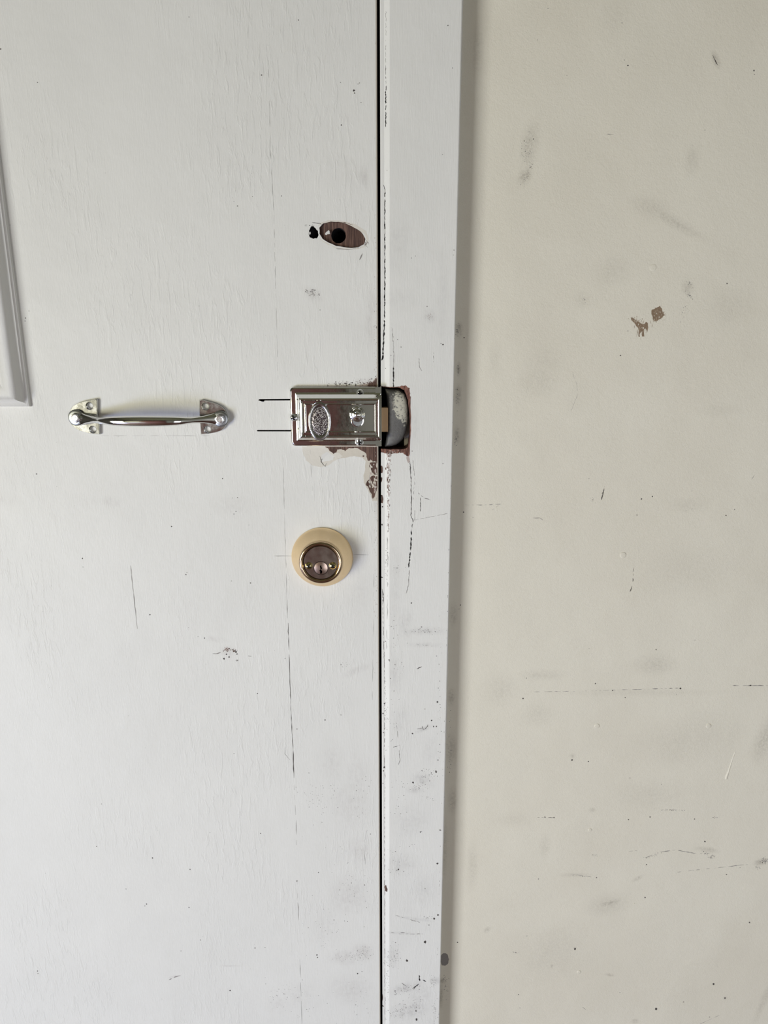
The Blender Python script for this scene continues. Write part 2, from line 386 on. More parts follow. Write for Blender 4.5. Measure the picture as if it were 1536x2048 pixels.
for a, b, r in [(597,40,1.8),(523,150,1.8),(708,181,3.2),(709,186,2),(716,168,1.3),(719,166,1.2),(683,250,2),(722,205,1.2),(681,165,1.2),(505,393,1.2),(468,403,1),(475,412,1.5),(563,392,1.3),
                (1,98,2.2),(51,636,1.8),(50,642,1.5),(58,622,1.2),(20,450,1.0),(378,34,1.4),(75,165,1.4),
                (343,1053,1.7),(165,1117,2),(166,1134,1),(300,1229,2),(501,1166,1.8),(463,1162,1),(372,1149,1.5),(374,1145,1),(445,957,1.7),(73,948,1.8),(409,1276,1.7),(396,1273,1.2),
                (475,995,1.3),(465,996,1),(468,1028,1.3),(472,1023,1.3),(377,1255,.9),(515,1387,1.5),(570,1317,1.2),(498,1050,1),
                (305,1716,1.8),(380,1739,1.7),(293,1808,1.8),(290,1812,1.2),(252,1778,1.3),(378,1815,1.4),(193,1693,1.3),(203,1608,1),(75,1942,1.5),(76,1947,1.4),(362,1902,1.2),
                (521,1667,1.6),(637,1745,1.6),(594,1762,1.8),(468,1507,1.1),(510,1896,1.6),(530,1895,1.1),(460,1981,1.8),(401,1880,1.3),(715,1947,2.2),(724,1943,1.3),(689,1842,1.1),(668,1840,1.3),
                (682,1430,1.3),(650,1440,1.8),(618,1546,1.2),(594,1458,1.4),(741,1668,1.2),(729,1770,1.4),(634,1910,2),(635,1915,1.5),(695,1843,1.2),(420,1665,1),(640,620,1.2),(398,612,.9),(262,590,1)]:
    R.append((speck(a, b, r*.82, 0), 3))
for q in cluster(625, 588, 18, 6, 30, .5, 1.4, 0, 30): R.append((q, 4))
for q in crack([(608,577),(620,585)], 1.8, 0, .6, 3, .2): R.append((q, 4))
for q in cluster(628, 581, 4, 3, 8, .8, 1.8, 0): R.append((q, 4))
for q in crack([(725,507),(719,520)], 1.6, 0, .3, 4, .1): R.append((q, 4))
# chipped spot low on the door
for q in cluster(453, 1298, 6, 5, 26, .7, 1.8, 0): R.append((q, 9))
for q in cluster(453, 1300, 6, 7, 26, .4, 1.2, 0): R.append((q, 1))
for q in cluster(467, 1301, 10, 2.5, 22, .6, 1.5, 0, 20): R.append((q, 1))
for a, b, r in [(472,1304,2.2),(474,1308,1.8),(448,1317.5,2.2),(458,1314,1.6),(453,1309,1.6)]: R.append((speck(a, b, r, 0, 1.2, .9), 3))
for q in crack([(425,1307.5),(435,1307),(442,1305)], 1.2, 0, .8, 3, .2): R.append((q, 4))
for q in crack([(496,1312),(503,1313)], 1.8, 0, .5, 3): R.append((q, 3))
for q in cluster(474, 1321, 4, 2, 8, .6, 1.2, 0): R.append((q, 4))
for q in crack([(338,1960),(350,1954),(361,1951)], 1.8, 0, .7, 3, .25): R.append((q, 4))
# grime in the paint grain towards the lock stile's foot
for cxx, cyy, rx, ry, n in [(640,1600,50,60,60),(720,1580,25,60,26),(700,1760,50,70,60),(725,1908,24,16,60),(690,1915,50,14,40),(650,1850,50,60,40),(600,2000,60,40,30),(560,1980,40,40,26),(720,2000,30,40,20),(660,1070,30,6,8),(690,1330,20,6,10)]:
    for q in cluster(cxx, cyy, rx, ry, n, .35, .95, 0): R.append((q, 4 if random.random() < .7 else 5))
for _ in range(170):
    R.append((speck(random.uniform(0, 750), random.uniform(300, 2048), random.uniform(.3, .7), 0, 1, 1, 5), 5 if random.random() < .75 else 4))
R.append((ovalp, None)); R.append((nail, None)); R.append((kerf1, None)); R.append((kerf2, None))
mb = MB()
surface(mb, R, lambda x, z: 0.0, None, 1)
# oval floor (slopes like a gouge) with the bore through it
k = len(mb.v)
ocx, ocz = P(684, 469)
def oy(x, z):
    u = (x-ocx)/0.024; v = (z-ocz)/0.0135
    return 0.0032*max(0.25, 1-0.5*(u*u+v*v)*0.6)
surface(mb, [(ovalp, 1), (bore, None)], oy)
for pts in ([(653,464),(657,461),(660,463),(660,468),(656,469),(652,471),(650,469)], [(617.5,464),(621,464),(622,468),(619,470),(617,469)]):
    q = px_poly(rag(pts, .5, 2), 0.002)
    surface(mb, [(q, 8)], lambda x, z: 0.0005)
n = len(ovalp)
mb.v += [(x, 0, z) for x, z in ovalp] + [(x, oy(x, z), z) for x, z in ovalp]
kk = len(mb.v) - 2*n
for i in range(n): mb.f.append([kk+i, kk+(i+1) % n, kk+n+(i+1) % n, kk+n+i]); mb.m.append(6)
recess(mb, bore, 0.0028, 0.030, 7, 7)
recess(mb, nail, 0.0, 0.012, 7, 7)
recess(mb, kerf1, 0.0, 0.012, 7, 7)
recess(mb, kerf2, 0.0, 0.012, 7, 7)
# eased edge and the slab's edge, back
zs = [DZ0 + (DZ1-DZ0)*i/60 for i in range(61)]
mb.loft([[(GAPL-0.0012, 0, z) for z in zs], [(GAPL-0.0004, 0.0003, z) for z in zs], [(GAPL, 0.0012, z) for z in zs]], 2, closed=False)
mb.loft([[(GAPL, 0.0012, z) for z in zs], [(GAPL, 0.038, z) for z in zs]], 1, closed=False)
mb.add([(DL,0.038,DZ0),(GAPL,0.038,DZ0),(GAPL,0.038,DZ1),(DL,0.038,DZ1),(DL,0,DZ0),(DL,0,DZ1),(GAPL,0,DZ0),(GAPL,0,DZ1)],
       [(0,1,2,3),(0,3,5,4),(3,2,7,5),(0,4,6,1)], 0)
door = struct(mb.make('door_1', mats_door))

# raised moulding round the upper panel
cx1, cz0 = P(63, 813)
prof = [(0, 0), (0.0002, 0.0022), (0.0012, 0.0032), (0.0030, 0.0040), (0.0046, 0.0062), (0.0066, 0.0115), (0.0090, 0.0148), (0.0120, 0.0156),
        (0.0175, 0.0136), (0.023, 0.0092), (0.0275, 0.0058), (0.0300, 0.0036), (0.0312, 0.0010)]
pz1, px0 = 1.93, -0.70
corners = [(px0, cz0), (cx1, cz0), (cx1, pz1), (px0, pz1)]
mb = MB(); rings = []
for d, h in prof:
    rings.append([(px0+d, -h, cz0+d), (cx1-d, -h, cz0+d), (cx1-d, -h, pz1-d), (px0+d, -h, pz1-d)])
mb.loft(rings, 0)
d = prof[-1][0]
mb.make('panel_moulding', M['door'], door, smooth=50)
mb = MB(); mb.box(px0+d-.001, cx1-d+.001, -0.0012, 0.0005, cz0+d-.001, pz1-d+.001)
mb.make('door_panel', M['door'], door)

# ------------------------------------------------------------------ jamb + casing
CY = -0.003
JX = P(770.5, 1024)[0]; CX = P(779, 1024, CY)[0]
CE = (P(908, 850, CY)[0] + P(931, 20, CY)[0] + P(882, 1700, CY)[0])/3
def cy(x, z):
    if x <= GAPR+0.0009: return 0.0009*(1-(x-GAPR)/0.0009)
    if x < JX-0.0005: return 0.0
    if x < CX: return 0.0 + (CY)*(x-JX+.0005)/(CX-JX+.0005)
    if x > CE-0.0016:
        u = (x-(CE-0.0016))/0.0016
        return CY + 0.0016*(1-math.sqrt(max(0, 1-u*u)))
    return CY
def strip(x0, x1): return [(x0, 0.0), (x1, 0.0), (x1, 2.06), (x0, 2.06)]
mats_case = [M['casing'], M['wood'], M['primer'], M['speck'], M['scuff'], M['pencil'], M['hole_wood'], M['dark'], M['white'], M['pink'], M['rim']]
R = []
edge = []
z = 0.0
while z < 2.06:
    edge.append((CE + random.uniform(-.00022, .00022) + 0.0003*math.sin(z*9), z)); z += 0.012
edge.append((CE, 2.06))
R.append(([(CE-0.0016, 0.0)] + edge + [(CE-0.0016, 2.06)], 0))
xs = [GAPR, GAPR+0.0009, JX-0.0005, CX, CE-0.0016]
for a, b in zip(xs, xs[1:]): R.append((strip(a, b), 0))
# rounding strips at the outer edge
for i in range(1, 5): R.append((strip(CE-0.0016+0.00026*i, CE-0.0016+0.00026*(i+1)), 0))
hole = [(757,771),(766,774),(776,775.5),(790,774.5),(800,775.5),(808,780),(812,788),(816,800),(818.5,825),(820,850),(819,875),(817,892),(811,898),(797,898),(780,899),(757,899)]
holep = px_poly(rag(hole, .6, 2), CY)
rim = [(757,899),(757,908),(764,905),(775,909),(790,907),(806,906),(812,911),(818,914),(820,900),(822,880),(822.5,850),(822.5,820),(823,800),(820.5,790),(819,776),(812,771),(803,771),(798,773.5),(757,772)]
R.append((px_poly(rag(rim, 1.1, 4), CY), 10))
R.append((px_poly(rag([(821,780),(824,800),(826,850),(825,890),(822,912),(819,912),(821,880),(822,850),(821,800)], .7, 3), CY), 8))
R.append((px_poly(rag([(813,912),(818,912),(820,924),(816,926),(813,918)], 1, 2), CY), 9))
for q in cluster(790, 903, 26, 3, 40, .5, 1.4, CY): R.append((q, random.choice([1, 9, 3])))
# brown worn streak below the keeper
for i in range(170):
    t = random.random()**1.2
    py = 905 + t*160
    R.append((speck(777+random.gauss(0, 2.2)*(1-t*.5), py, random.uniform(.8, 2.3)*(1-t*.5), CY, .7, 1.9, 6), random.choice([1, 9, 9, 1, 4])))
for q in crack([(775,1070),(776,1180)], 1.2, CY, .8, 5, .35): R.append((q, 4))
for q in crack([(776,1100),(775,1200),(773,1300)], 1.0, CY, .8, 5, .4): R.append((q, 5))
for a, b in [((762.5,932),(766,946)), ((762.5,955),(764,965)), ((762.5,990),(767,1006)), ((762.4,1984),(766,2002))]:
    R.append((px_poly(rag([(762,a[1]),(a[0]+2,a[1]),(b[0],(a[1]+b[1])/2),(b[0]-1,b[1]),(762,b[1])], .6, 2), 0), 1))
R.append((px_poly(rag([(769,1777),(772,1773),(775,1780),(774.5,1786),(770,1786)], .5, 2), CY), 1))
# joint between jamb and casing
for pts, w_, g in [([(772,20),(771.5,130)], .7, .35), ([(771.5,130),(772,180)], 1.2, .15), ([(771.5,180),(771.5,253)], 1.6, .03), ([(767,368),(770,378),(769.5,430)], 1.7, .05),
                   ([(769.5,430),(769.7,560),(769,640)], 1.8, .04), ([(768.5,640),(767,690),(765,718),(763,721)], 2.4, .04),
                   ([(784,655),(787,690),(788,720),(786,745),(787,775)], 1.0, .06), ([(787,735),(787,775)], 1.8, .05),
                   ([(764,1180),(767,1200),(766,1210)], 1.5, .1), ([(765,1200),(768,1300),(770,1400),(768.5,1500)], 1.0, .35), ([(768,1500),(770,1560),(769,1700)], 1.0, .35), ([(769,1700),(769.5,1900),(770,2048)], .8, .3),
                   ([(820,922),(822,960),(823,1000),(822,1030),(826,1042),(823,1060)], 1.3, .12), ([(823,1060),(822,1090),(819,1120),(817,1135)], 2.0, .06), ([(819,1140),(817,1170),(812,1190)], 1.1, .2),
                   ([(826,920),(830,960),(826,1000)], .7, .3), ([(830,1020),(829,1042)], .9, .2),
                   ([(836,985),(848,996),(862,1000)], 1.0, .15), ([(841,995),(841,1023)], 1.2, .05), ([(830,1040),(895,1027)], .6, .4), ([(838,716),(839,735),(844,742)], 1.0, .1), ([(867,705),(867,725)], .8, .2),
                   ([(833,1338),(844,1333)], 1.3, .1), ([(844,1452),(847,1460),(855,1453),(856,1449)], 1.4, .1), ([(834,1458),(845,1456)], .8, .1), ([(793,1450),(796,1475)], .7, .2), ([(798,1500),(800,1520),(797,1530)], 1.0, .1),
                   ([(786,1495),(800,1490)], 1.2, .2), ([(803,1966),(812,1972)], 1.2, .2), ([(828,1976),(840,1966)], 2.0, .2), ([(838,1950),(840,1962)], 2.2, .2), ([(845,1960),(852,1963)], 2.2, .1), ([(798,1868),(846,1868)], .8, .4), ([(782,1865),(812,1865)], .9, .3), ([(790,1830),(840,1845)], .8, .3)]:
    for q in crack(pts, w_, CY, .55, 2.6, g*.6): R.append((q, 7 if w_ > 1.5 else 3 if w_ > 1.15 else 4))
for a, b, r in [(896,51,1.6),(774,340,1),(885,309,.9),(823,516,1),(831,512,.9),(854,613,1.4),(886,689,1.9),(882,687,1.2),(795,679,1.4),(802,694,1.5),(782,711,1),(771,737,1.2),(886,927,1.2),(823,1206,1.8),
                (843,1254,1.5),(840,1257,1),(875,1404,2.2),(850,1418,1.2),(863,1441,1.8),(825,1467,1.8),(867,1453,1.6),(873,1453,1.6),(872,1543,3),(826,1565,2.2),(844,1541,1.3),(876,1520,1.6),(880,1660,1.6),(841,1664,1.6),
                (843,1663,1),(875,1727,2.4),(797,1739,2.2),(850,1777,1.1),(868,1837,2.4),(876,1830,2),(858,1850,1.5),(791,1885,1.2),(850.5,1884,3),(814,1921,3),(828,1976,2),(832,2022,2),(833,2039,3),(790,1982,1.6),
                (771,1285,1.4),(769,1365,1.4),(769,1410,1.8),(766,1430,1.8),(767,1468,1.5),(769,1538,2.2),(767,1545,1.8),(766,1570,1.4),(765,1015,1.8),(764,1051,2),(764,1157,1.8),(768,1930,1),(766,2017,1.8),(778,1320,1.8),
                (779,1322,1.4),(781,1357,1.4),(788,1382,1.2),(873,1312,1.2),(905,136,1.2),(929,130,1.2),(926,280,1.2),(920,330,1.2),(908,500,1.3),(907,510,1)]:
    R.append((speck(a, b, r, CY), 3 if r > 1.5 else 4))
for cxx, cyy, rx, ry, n, an in [(846,1262,38,6,36,0),(850,1290,36,3,18,4),(855,1550,22,16,46,-30),(835,1575,24,8,26,0),(865,1595,20,8,10,0),(800,1330,20,24,14,0),(785,1450,14,60,22,0),(800,1590,20,50,26,0),
                            (790,1915,12,30,40,0),(815,1978,30,10,50,-15),(800,2020,40,16,60,-25),(835,2010,20,26,30,0),(866,1965,8,16,30,0),(870,2020,6,30,26,0),(776,1960,5,80,40,0),(800,1740,30,12,18,0),(795,1700,30,40,20,0),
                            (856,633,9,7,26,20),(785,1260,10,40,22,0),(772,1130,4,60,26,0),(772,1420,3,80,30,0),(798,1135,16,10,16,0),(880,1400,4,150,30,0),(855,1835,12,4,16,0)]:
    for q in cluster(cxx, cyy, rx, ry, n, .35, 1.05, CY, an): R.append((q, random.choice([4, 5, 3, 4]) if (cxx, cyy) != (856, 633) else random.choice([9, 9, 4])))
# knocks along the casing's outer arris
for _ in range(80):
    py = random.uniform(100, 2040)
    t = (py-20)/1680
    R.append((speck(931-49*t-random.uniform(0.5, 1.8), py, random.uniform(.5, 1.0), CY, .7, random.uniform(1, 2.5), 5), random.choice([4, 3, 2])))
R.append((holep, None))
mb = MB()
# clip everything to the board: keep only outlines whose points stay on it
def clipx(poly, a, b): return [(min(max(x, a), b), zz) for x, zz in poly]
surface(mb, R, cy, None, 9)
n = len(holep); k = len(mb.v)
hp = clipx(holep, GAPR, CE)
mb.v += [(x, cy(x, z), z) for x, z in hp] + [(x, 0.024, z) for x, z in hp]
for i in range(n):
    j = (i+1) % n
    if hp[i][0] <= GAPR+1e-6 and hp[j][0] <= GAPR+1e-6: continue
    mb.f.append([k+i, k+j, k+n+j, k+n+i]); mb.m.append(6)
surface(mb, [(px_poly([(756,765),(830,765),(830,910),(756,910)], 0), 7)], lambda x, z: 0.024)
WY = 0.016
ze = [p[1] for p in edge]
mb.loft([[(x, cy(x, z), z) for x, z in edge], [(x, WY+.004, z) for x, z in edge]], 0, closed=False)
zj = [0.0, 0.6, P(765, 899)[1], ]
hz0, hz1 = P(762, 899)[1], P(762, 773)[1]
for a, b in ((0.0, hz0), (hz1, 2.06)):
    mb.add([(GAPR, 0.0009, a), (GAPR, 0.0009, b), (GAPR, 0.05, b), (GAPR, 0.05, a)], [(0,1,2,3)], 1)
# door stop closing the gap behind the slab
mb.box(GAPL-0.02, GAPR+0.02, 0.040, 0.055, 0.0, 2.06, 7)
struct(mb.make('trim_1', mats_case))

# ------------------------------------------------------------------ wall on the right
wx0, wx1, wz0, wz1 = 0.02, 1.30, 0.0, 2.5
R = [([(wx0, wz0), (wx1, wz0), (wx1, wz1), (wx0, wz1)], 0)]
WYp = WY
st = rag([(1304,619),(1311,617),(1319,611),(1323,617),(1327,625),(1330,630),(1323,636),(1315,641),(1309,643),(1305,634),(1303,627)], 1.1, 3)
R.append((px_poly(st, WYp), 1))
st = rag([(1262,635),(1268,637),(1276,642),(1283,647),(1289,648),(1292,643),(1296,646),(1297,655),(1295,664),(1292,657),(1288,660),(1289,673),(1285,674),(1284,663),(1281,664),(1279,674),(1277,673),(1278,662),(1275,655),(1270,648),(1263,640)], .8, 2)
R.append((px_poly(st, WYp), 1))
for _ in range(90):
    a, b = random.choice([(1316+random.gauss(0, 6), 627+random.gauss(0, 7)), (1286+random.gauss(0, 6), 655+random.gauss(0, 8)), (1272+random.gauss(0, 5), 641+random.gauss(0, 3))])
    R.append((speck(a, b, random.uniform(.6, 1.5), WYp, .6, 1.6, 5), random.choice([0, 4, 4])))
for _ in range(40):
    a = random.uniform(1268, 1332); b = 655-(a-1284)*.8+random.gauss(0, 8)
    for q in crack([(a, b), (a+random.uniform(-1, 1), b+random.uniform(4, 12))], .8, WYp, .3, 3, .1): R.append((q, random.choice([1, 4])))
for cxx, cyy, rx, ry, n, an in [(1316,627,15,16,50,0),(1285,655,14,16,50,0),(1268,640,10,6,16,25)]:
    for q in cluster(cxx, cyy, rx, ry, n, .4, .9, WYp, an): R.append((q, 1))
for cxx, cyy, rx, ry, n, an in [(1378,590,4,12,30,-35),(1380,568,6,10,16,-30),(1372,622,10,16,14,30),(1056,300,14,40,30,0),(1052,355,6,14,26,20),(1062,330,4,10,16,0),(1048,300,10,30,20,0),
                            (1345,1620,22,2,34,2),(1425,1713,7,4,30,-15),(1410,1707,9,3,20,10),(1528,1721,10,6,60,-10),(1515,1735,7,4,22,-10),(1310,1710,26,4,22,-18),(1206,985,2,12,14,15),(1185,1000,5,8,10,0),
                            (1170,600,4,6,10,0),(915,660,5,14,30,0),(916,740,3,12,24,0),(914,795,4,18,24,0),(911,880,4,14,20,0),(890,1975,6,30,30,0),(900,1500,5,80,30,0),(1430,1634,10,3,8,0),(1190,1712,10,3,8,0),(1030,1905,20,2,8,0),(1160,1752,18,2,10,5)]:
    for q in cluster(cxx, cyy, rx, ry, n, .35, 1.0, WYp, an): R.append((q, random.choice([2, 3, 3])))
for pts, w_, g in [([(1267,1123),(1266,1160),(1263,1176),(1258,1188)], 1.3, .35), ([(1060,1384),(1170,1382),(1300,1378)], .8, .4), ([(1300,1378),(1362,1376)], 1.1, .3), ([(1465,1371),(1536,1371)], 1.2, .3),
                   ([(935,1010),(965,1010),(1003,1008)], 1.0, .2), ([(925,1009),(935,1010)], .8, .1), ([(1145,745),(1154,770),(1155,790),(1142,822)], .4, .15), ([(1384,1741),(1440,1735),(1500,1728)], .9, .4), ([(1350,1745),(1384,1741)], .6, .4),
                   ([(1290,1716),(1320,1704),(1352,1700),(1392,1707)], 1.0, .3), ([(1253,1703),(1278,1701)], 1.0, .3), ([(1075,1634.5),(1108,1635)], 1.3, .35), ([(1208,977),(1203,1000)], 1.8, .2), ([(1213,268),(1227,269)], .9, 0),
                   ([(1066,1036),(1080,1036),(1090,1043)], .8, .2), ([(1370,1022),(1390,1016)], .8, .2), ([(985,1020),(1000,1008)], .8, .2), ([(1145,1750),(1150,1749),(1195,1756)], .8, .3), ([(1030,2015),(1042,2016)], 1.2, .2), ([(1165,2014),(1171,2019)], 2.0, 0),
                   ([(1425,110),(1435,130)], 1.6, .2), ([(1504,958),(1509,950)], .9, .1), ([(1400,2048),(1440,2030)], .5, .3)]:
    for q in crack(pts, w_, WYp, .4, 4, g): R.append((q, 2 if w_ > 1.25 else 3))
for a, b, r in [(1256,131,2.0),(1249,120,1.2),(1134,151,1.2),(1508,141,2.4),(1509,149,1.4),(1244,46,1.5),(1096,17,1.2),(1075,80,1.2),(1067,278,1.8),(1410,260,1.3),(1454,567,1.8),(1241,711,1.8),(1361,644,.9),(1256,662,1.5),
                (1283,998,1.9),(1305,993,1.8),(1274,1030,1.7),(1452,1031,1.9),(1469,1019,1.5),(1178,957,1),(1361,1377,2.4),(1501,1371,2.6),(1384,982,1),(1250,1395,1.6),(1191,1367,2.0),(1225,1381,1.8),(1312,1299,1.6),(1353,1389,1),
                (1046,1397,2),(1053,1356,1.4),(1090,1634.5,1.9),(1108,1635,1.8),(1300,1634,1.9),(1389,1638,1.6),(1410,1683,2.2),(1293,1729,1.6),(1453,1749,1.7),(1499,1845,1.8),(1054,1872,1.2),(1031,1905,1.4),(1037,1989,1.6),
                (1177,1523,2),(1144,1520,2.2),(1260,1556,1.3),(1323,1569,1.2),(1257,1639,1.6),(1193,1755,1.6),(1290,1795,1.8),(1077,1758,1.4),(1150,1898,3.2),(1427,1968,2.6),(1312,2018,3.4),(1367,2004,1.6),(1419,2034,1.4),(1450,1996,2.4),
                (1240,1985,1.2),(915,1885,1.8),(927,1024,1.8),(946,1035,1.2),(921,1210,2),(918,1218,1.2),(1390,1280,1),(1178,1297,1),(928,675,2),(1480,1735,1.2)]:
    R.append((speck(a, b, r*.85, WYp), 2 if r > 1.5 else 3))
R.append((ell(889, 1919, 8.5, 13, WYp, 24, 0, .07), 3))
mb = MB()
surface(mb, R, lambda x, z: WY, None, 1)
# nail heads and a paint run standing slightly proud under the paint
def dome(mb, px, py, rpx, h, y, sx=1, sz=1, m=0):
    x, z = P(px, py, y); r = rpx*0.0005
    mb.lathe(x, z, y, [(r, -0.0001), (r*.96, h*.45), (r*.8, h*.85), (r*.5, h), (r*.15, h*1.02)], 20, m, sx, sz)
for a, b, r, h in [(1246,1110,6.5,.0006),(1194,1452,6,.0006),(1417,1452,6,.0006),(1306,535,6.5,.0003),(1180,1660,4.5,.0005),(1158,1944,5,.0006),(1268,1807,1.8,.0004)]:
    dome(mb, a, b, r, h, WY)
run = [(1470,1504,1.2),(1466,1515,1.2),(1461,1530,1.5),(1457,1543,1.9),(1453,1553,2.8),(1452,1558,2.6)]
rings = []
for a, b, r in run:
    x, z = P(a, b, WY); rr = r*.0005
    rings.append([(x+rr*math.cos(PI*i/8), WY+.0001-rr*.7*math.sin(PI*i/8), z) for i in range(9)])
mb.loft(rings, 0, closed=False)
mb.add([(wx0,0.12,wz0),(wx1,0.12,wz0),(wx1,0.12,wz1),(wx0,0.12,wz1)], [(0,1,2,3)], 0)
struct(mb.make('wall_right', [M['wall'], M['stain'], M['speck'], M['scuff'], M['stain2']]))

# ------------------------------------------------------------------ the rest of the room (seen only as reflections and bounce)
M['room'] = simple('warm_room_wall', (0.215, 0.21, 0.18), 0.8, 0, 3, 0.95)
M['ceil'] = simple('ceiling_paint', (0.15, 0.15, 0.09), 0.8, 0, 3, 0.95)
t = NT('red_brown_floorboards')
fl = t.noise(1.0, 4, 0.6, t.map(scale=(60, 4, 1)))
br = t.n('ShaderNodeTexBrick'); t.link(t.map(rot=(0, 0, PI/2)), br.inputs['Vector']); br.inputs['Scale'].default_value = 3
br.inputs['Color1'].default_value = (0.085, 0.034, 0.026, 1); br.inputs['Color2'].default_value = (0.065, 0.028, 0.022, 1); br.inputs['Mortar'].default_value = (0.03, 0.01, 0.01, 1)
br.inputs['Mortar Size'].default_value = 0.004
M['floor'] = t.out(t.mix(fl, br.outputs[0], (0.075, 0.032, 0.024)), 0.4)
M['brown'] = wood_material('brown_wood_varnish', (0.06, 0.018, 0.014), (0.085, 0.027, 0.02), 40, 3)
RX0, RX1, RY = -1.6, 1.30, -2.4
def boxobj(name, *a, mat=None):
    mb = MB(); mb.box(*a); return struct(mb.make(name, mat))
boxobj('floor', RX0-.1, RX1+.1, RY-.1, 0.12, -0.05, 0.0, mat=M['floor'])
boxobj('ceiling', RX0-.1, RX1+.1, RY-.1, 0.12, 2.5, 2.55, mat=M['ceil'])
mb = MB()
mb.box(RX0-.1, 0.38, RY-.1, RY, 0, 2.5); mb.box(1.18, RX1+.1, RY-.1, RY, 0, 2.5)
mb.box(0.38, 1.18, RY-.1, RY, 0, 0.12); mb.box(0.38, 1.18, RY-.1, RY, 1.12, 2.5)
struct(mb.make('wall_back', M['room']))
mb = MB()
for a in (0.38, 1.16): mb.box(a, a+.02, RY-.06, RY+.012, 0.12, 1.12)
for a in (0.12, 1.10): mb.box(0.38, 1.18, RY-.06, RY+.012, a, a+.02)
struct(mb.make('window_3', M['white']))  # unseen frame made up round the added back fill light
boxobj('wall_side', RX1, RX1+.1, RY, 0.12, 0, 2.5, mat=M['room'])
boxobj('wall_front', RX0, DL-.003, 0.016, 0.12, 0, 2.5, mat=M['room'])
boxobj('wall_above', DL-.003, wx0, 0.016, 0.12, 2.06, 2.5, mat=M['room'])
mb = MB()
mb.box(RX0-.1, RX0, RY, -2.25, 0, 2.5); mb.box(RX0-.1, RX0, -1.05, 0.12, 0, 2.5)
for a, b in ((0, 0.05), (0.46, 0.50), (1.25, 2.5)): mb.box(RX0-.1, RX0, -2.25, -1.05, a, b)
struct(mb.make('wall_left', M['room']))
for i, q in enumerate(WINS):
    mb = MB()
    for a in (q['y0'], q['y1']-.03): mb.box(RX0-.06, RX0+.012, a, a+.03, q['z0'], q['z1'])
    for a in (q['z0'], q['z1']-.03): mb.box(RX0-.06, RX0+.012, q['y0'], q['y1'], a, a+.03)
    struct(mb.make('window_%d' % (i+1), M['white']))  # unseen left panes; the lower one is added for cool light
mb = MB(); mb.box(-1.05, -0.19, RY-.0, RY+.03, 0.0, 2.05)
struct(mb.make('reflection_board', M['brown']))  # unseen brown slab added so the chrome has something brown to reflect

# ------------------------------------------------------------------ metals
def metal(name, col, rough, bscale=0, bdist=0, var=0.9, rvar=0.0, streak=False):
    t = NT(name)
    nz = t.noise(1.0, 4, 0.65, t.map(scale=(300, 300, 300)))
    c = t.mix(nz, col, tuple(x*var for x in col))
    rg = t.rng(t.noise(1.0, 3, 0.6, t.map(scale=(120, 120, 900) if streak else (150, 150, 150))), 0.3, 0.7, rough, rough+rvar)
    nn = t.bump(t.noise(bscale, 3, 0.6), bdist) if bscale else None
    return t.out(c, rg, nn, 1.0)
M['chrome'] = metal('polished_chrome', (0.82, 0.82, 0.80), 0.05, 90, 0.00006, .93, .06)
M['chrome_worn'] = metal('worn_chrome', (0.60, 0.60, 0.59), 0.14, 500, 0.00005, .62, .16)
M['zinc'] = metal('zinc_screw', (0.90, 0.91, 0.92), 0.24, 900, 0.00004, .85, .1)
M['bolt'] = metal('dull_bolt_steel', (0.46, 0.48, 0.48), 0.3, 900, 0.00008, .7, .15)
M['brass'] = metal('satin_brass', (0.95, 0.75, 0.48), 0.40, 900, 0.00003, .95, .06)
M['brass_pol'] = metal('polished_brass', (0.62, 0.47, 0.31), 0.12, 300, 0.00003, .85, .06)
M['brass_face'] = metal('brass_lock_face', (0.62, 0.57, 0.48), 0.17, 120, 0.00005, .85, .06)
M['brass_plug'] = metal('key_plug_metal', (0.50, 0.38, 0.31), 0.26, 300, 0.00003, .85, .06)
M['brass_screw'] = metal('yellow_brass_screw', (0.78, 0.66, 0.34), 0.16, 600, 0.00003, .85, .06)
M['tan'] = simple('tan_brass_latch', (0.50, 0.33, 0.17), 0.45, 0.3, 300, 0.9)
t = NT('pebbled_metal')
vd = t.voro(1150)
hgt = t.rng(vd, 0.28, 0.62, 1, 0)
M['knurl'] = t.out(t.mix(hgt, (0.06, 0.045, 0.045), (0.95, 0.88, 0.86)), 0.42, t.bump(hgt, 0.00035), 0.9)
t = NT('worn_zinc_keeper')
kx, kz = P(800, 815)
sm = t.map(scale=(0.013, 1000, 0.024), loc=(kx+.003, 0, kz), rot=(0, math.radians(-25), 0), typ='TEXTURE', vec=t.n('ShaderNodeNewGeometry').outputs['Position'])
l = t.n('ShaderNodeVectorMath', operation='LENGTH'); t.link(sm, l.inputs[0])
msk = t.rng(l.outputs['Value'], 1.15, 0.35)
nn = t.noise(480, 6, 0.8)
pm = t.rng(t.math('ADD', msk, t.math('MULTIPLY', t.math('SUBTRACT', nn, 0.5), 3.6)), 0.66, 0.80)
cc = t.mix(pm, t.mix(t.noise(200, 4, .7), (0.20, 0.195, 0.185), (0.075, 0.073, 0.07)), (0.60, 0.58, 0.48))
M['keeper'] = t.out(cc, 0.42, t.bump(nn, 0.0004), t.rng(pm, 0, 1, 0.55, 0.0))

def rrect(x0, x1, z0, z1, rl, rr, n=7):
    """rounded rectangle, left corners rl, right corners rr; anticlockwise"""
    pts = []
    for cx_, cz_, r, a0 in ((x1-rr, z1-rr, rr, 0), (x0+rl, z1-rl, rl, 90), (x0+rl, z0+rl, rl, 180), (x1-rr, z0+rr, rr, 270)):
        for i in range(n+1):
            a = math.radians(a0+90*i/n); pts.append((cx_+r*math.cos(a), cz_+r*math.sin(a)))
    return pts

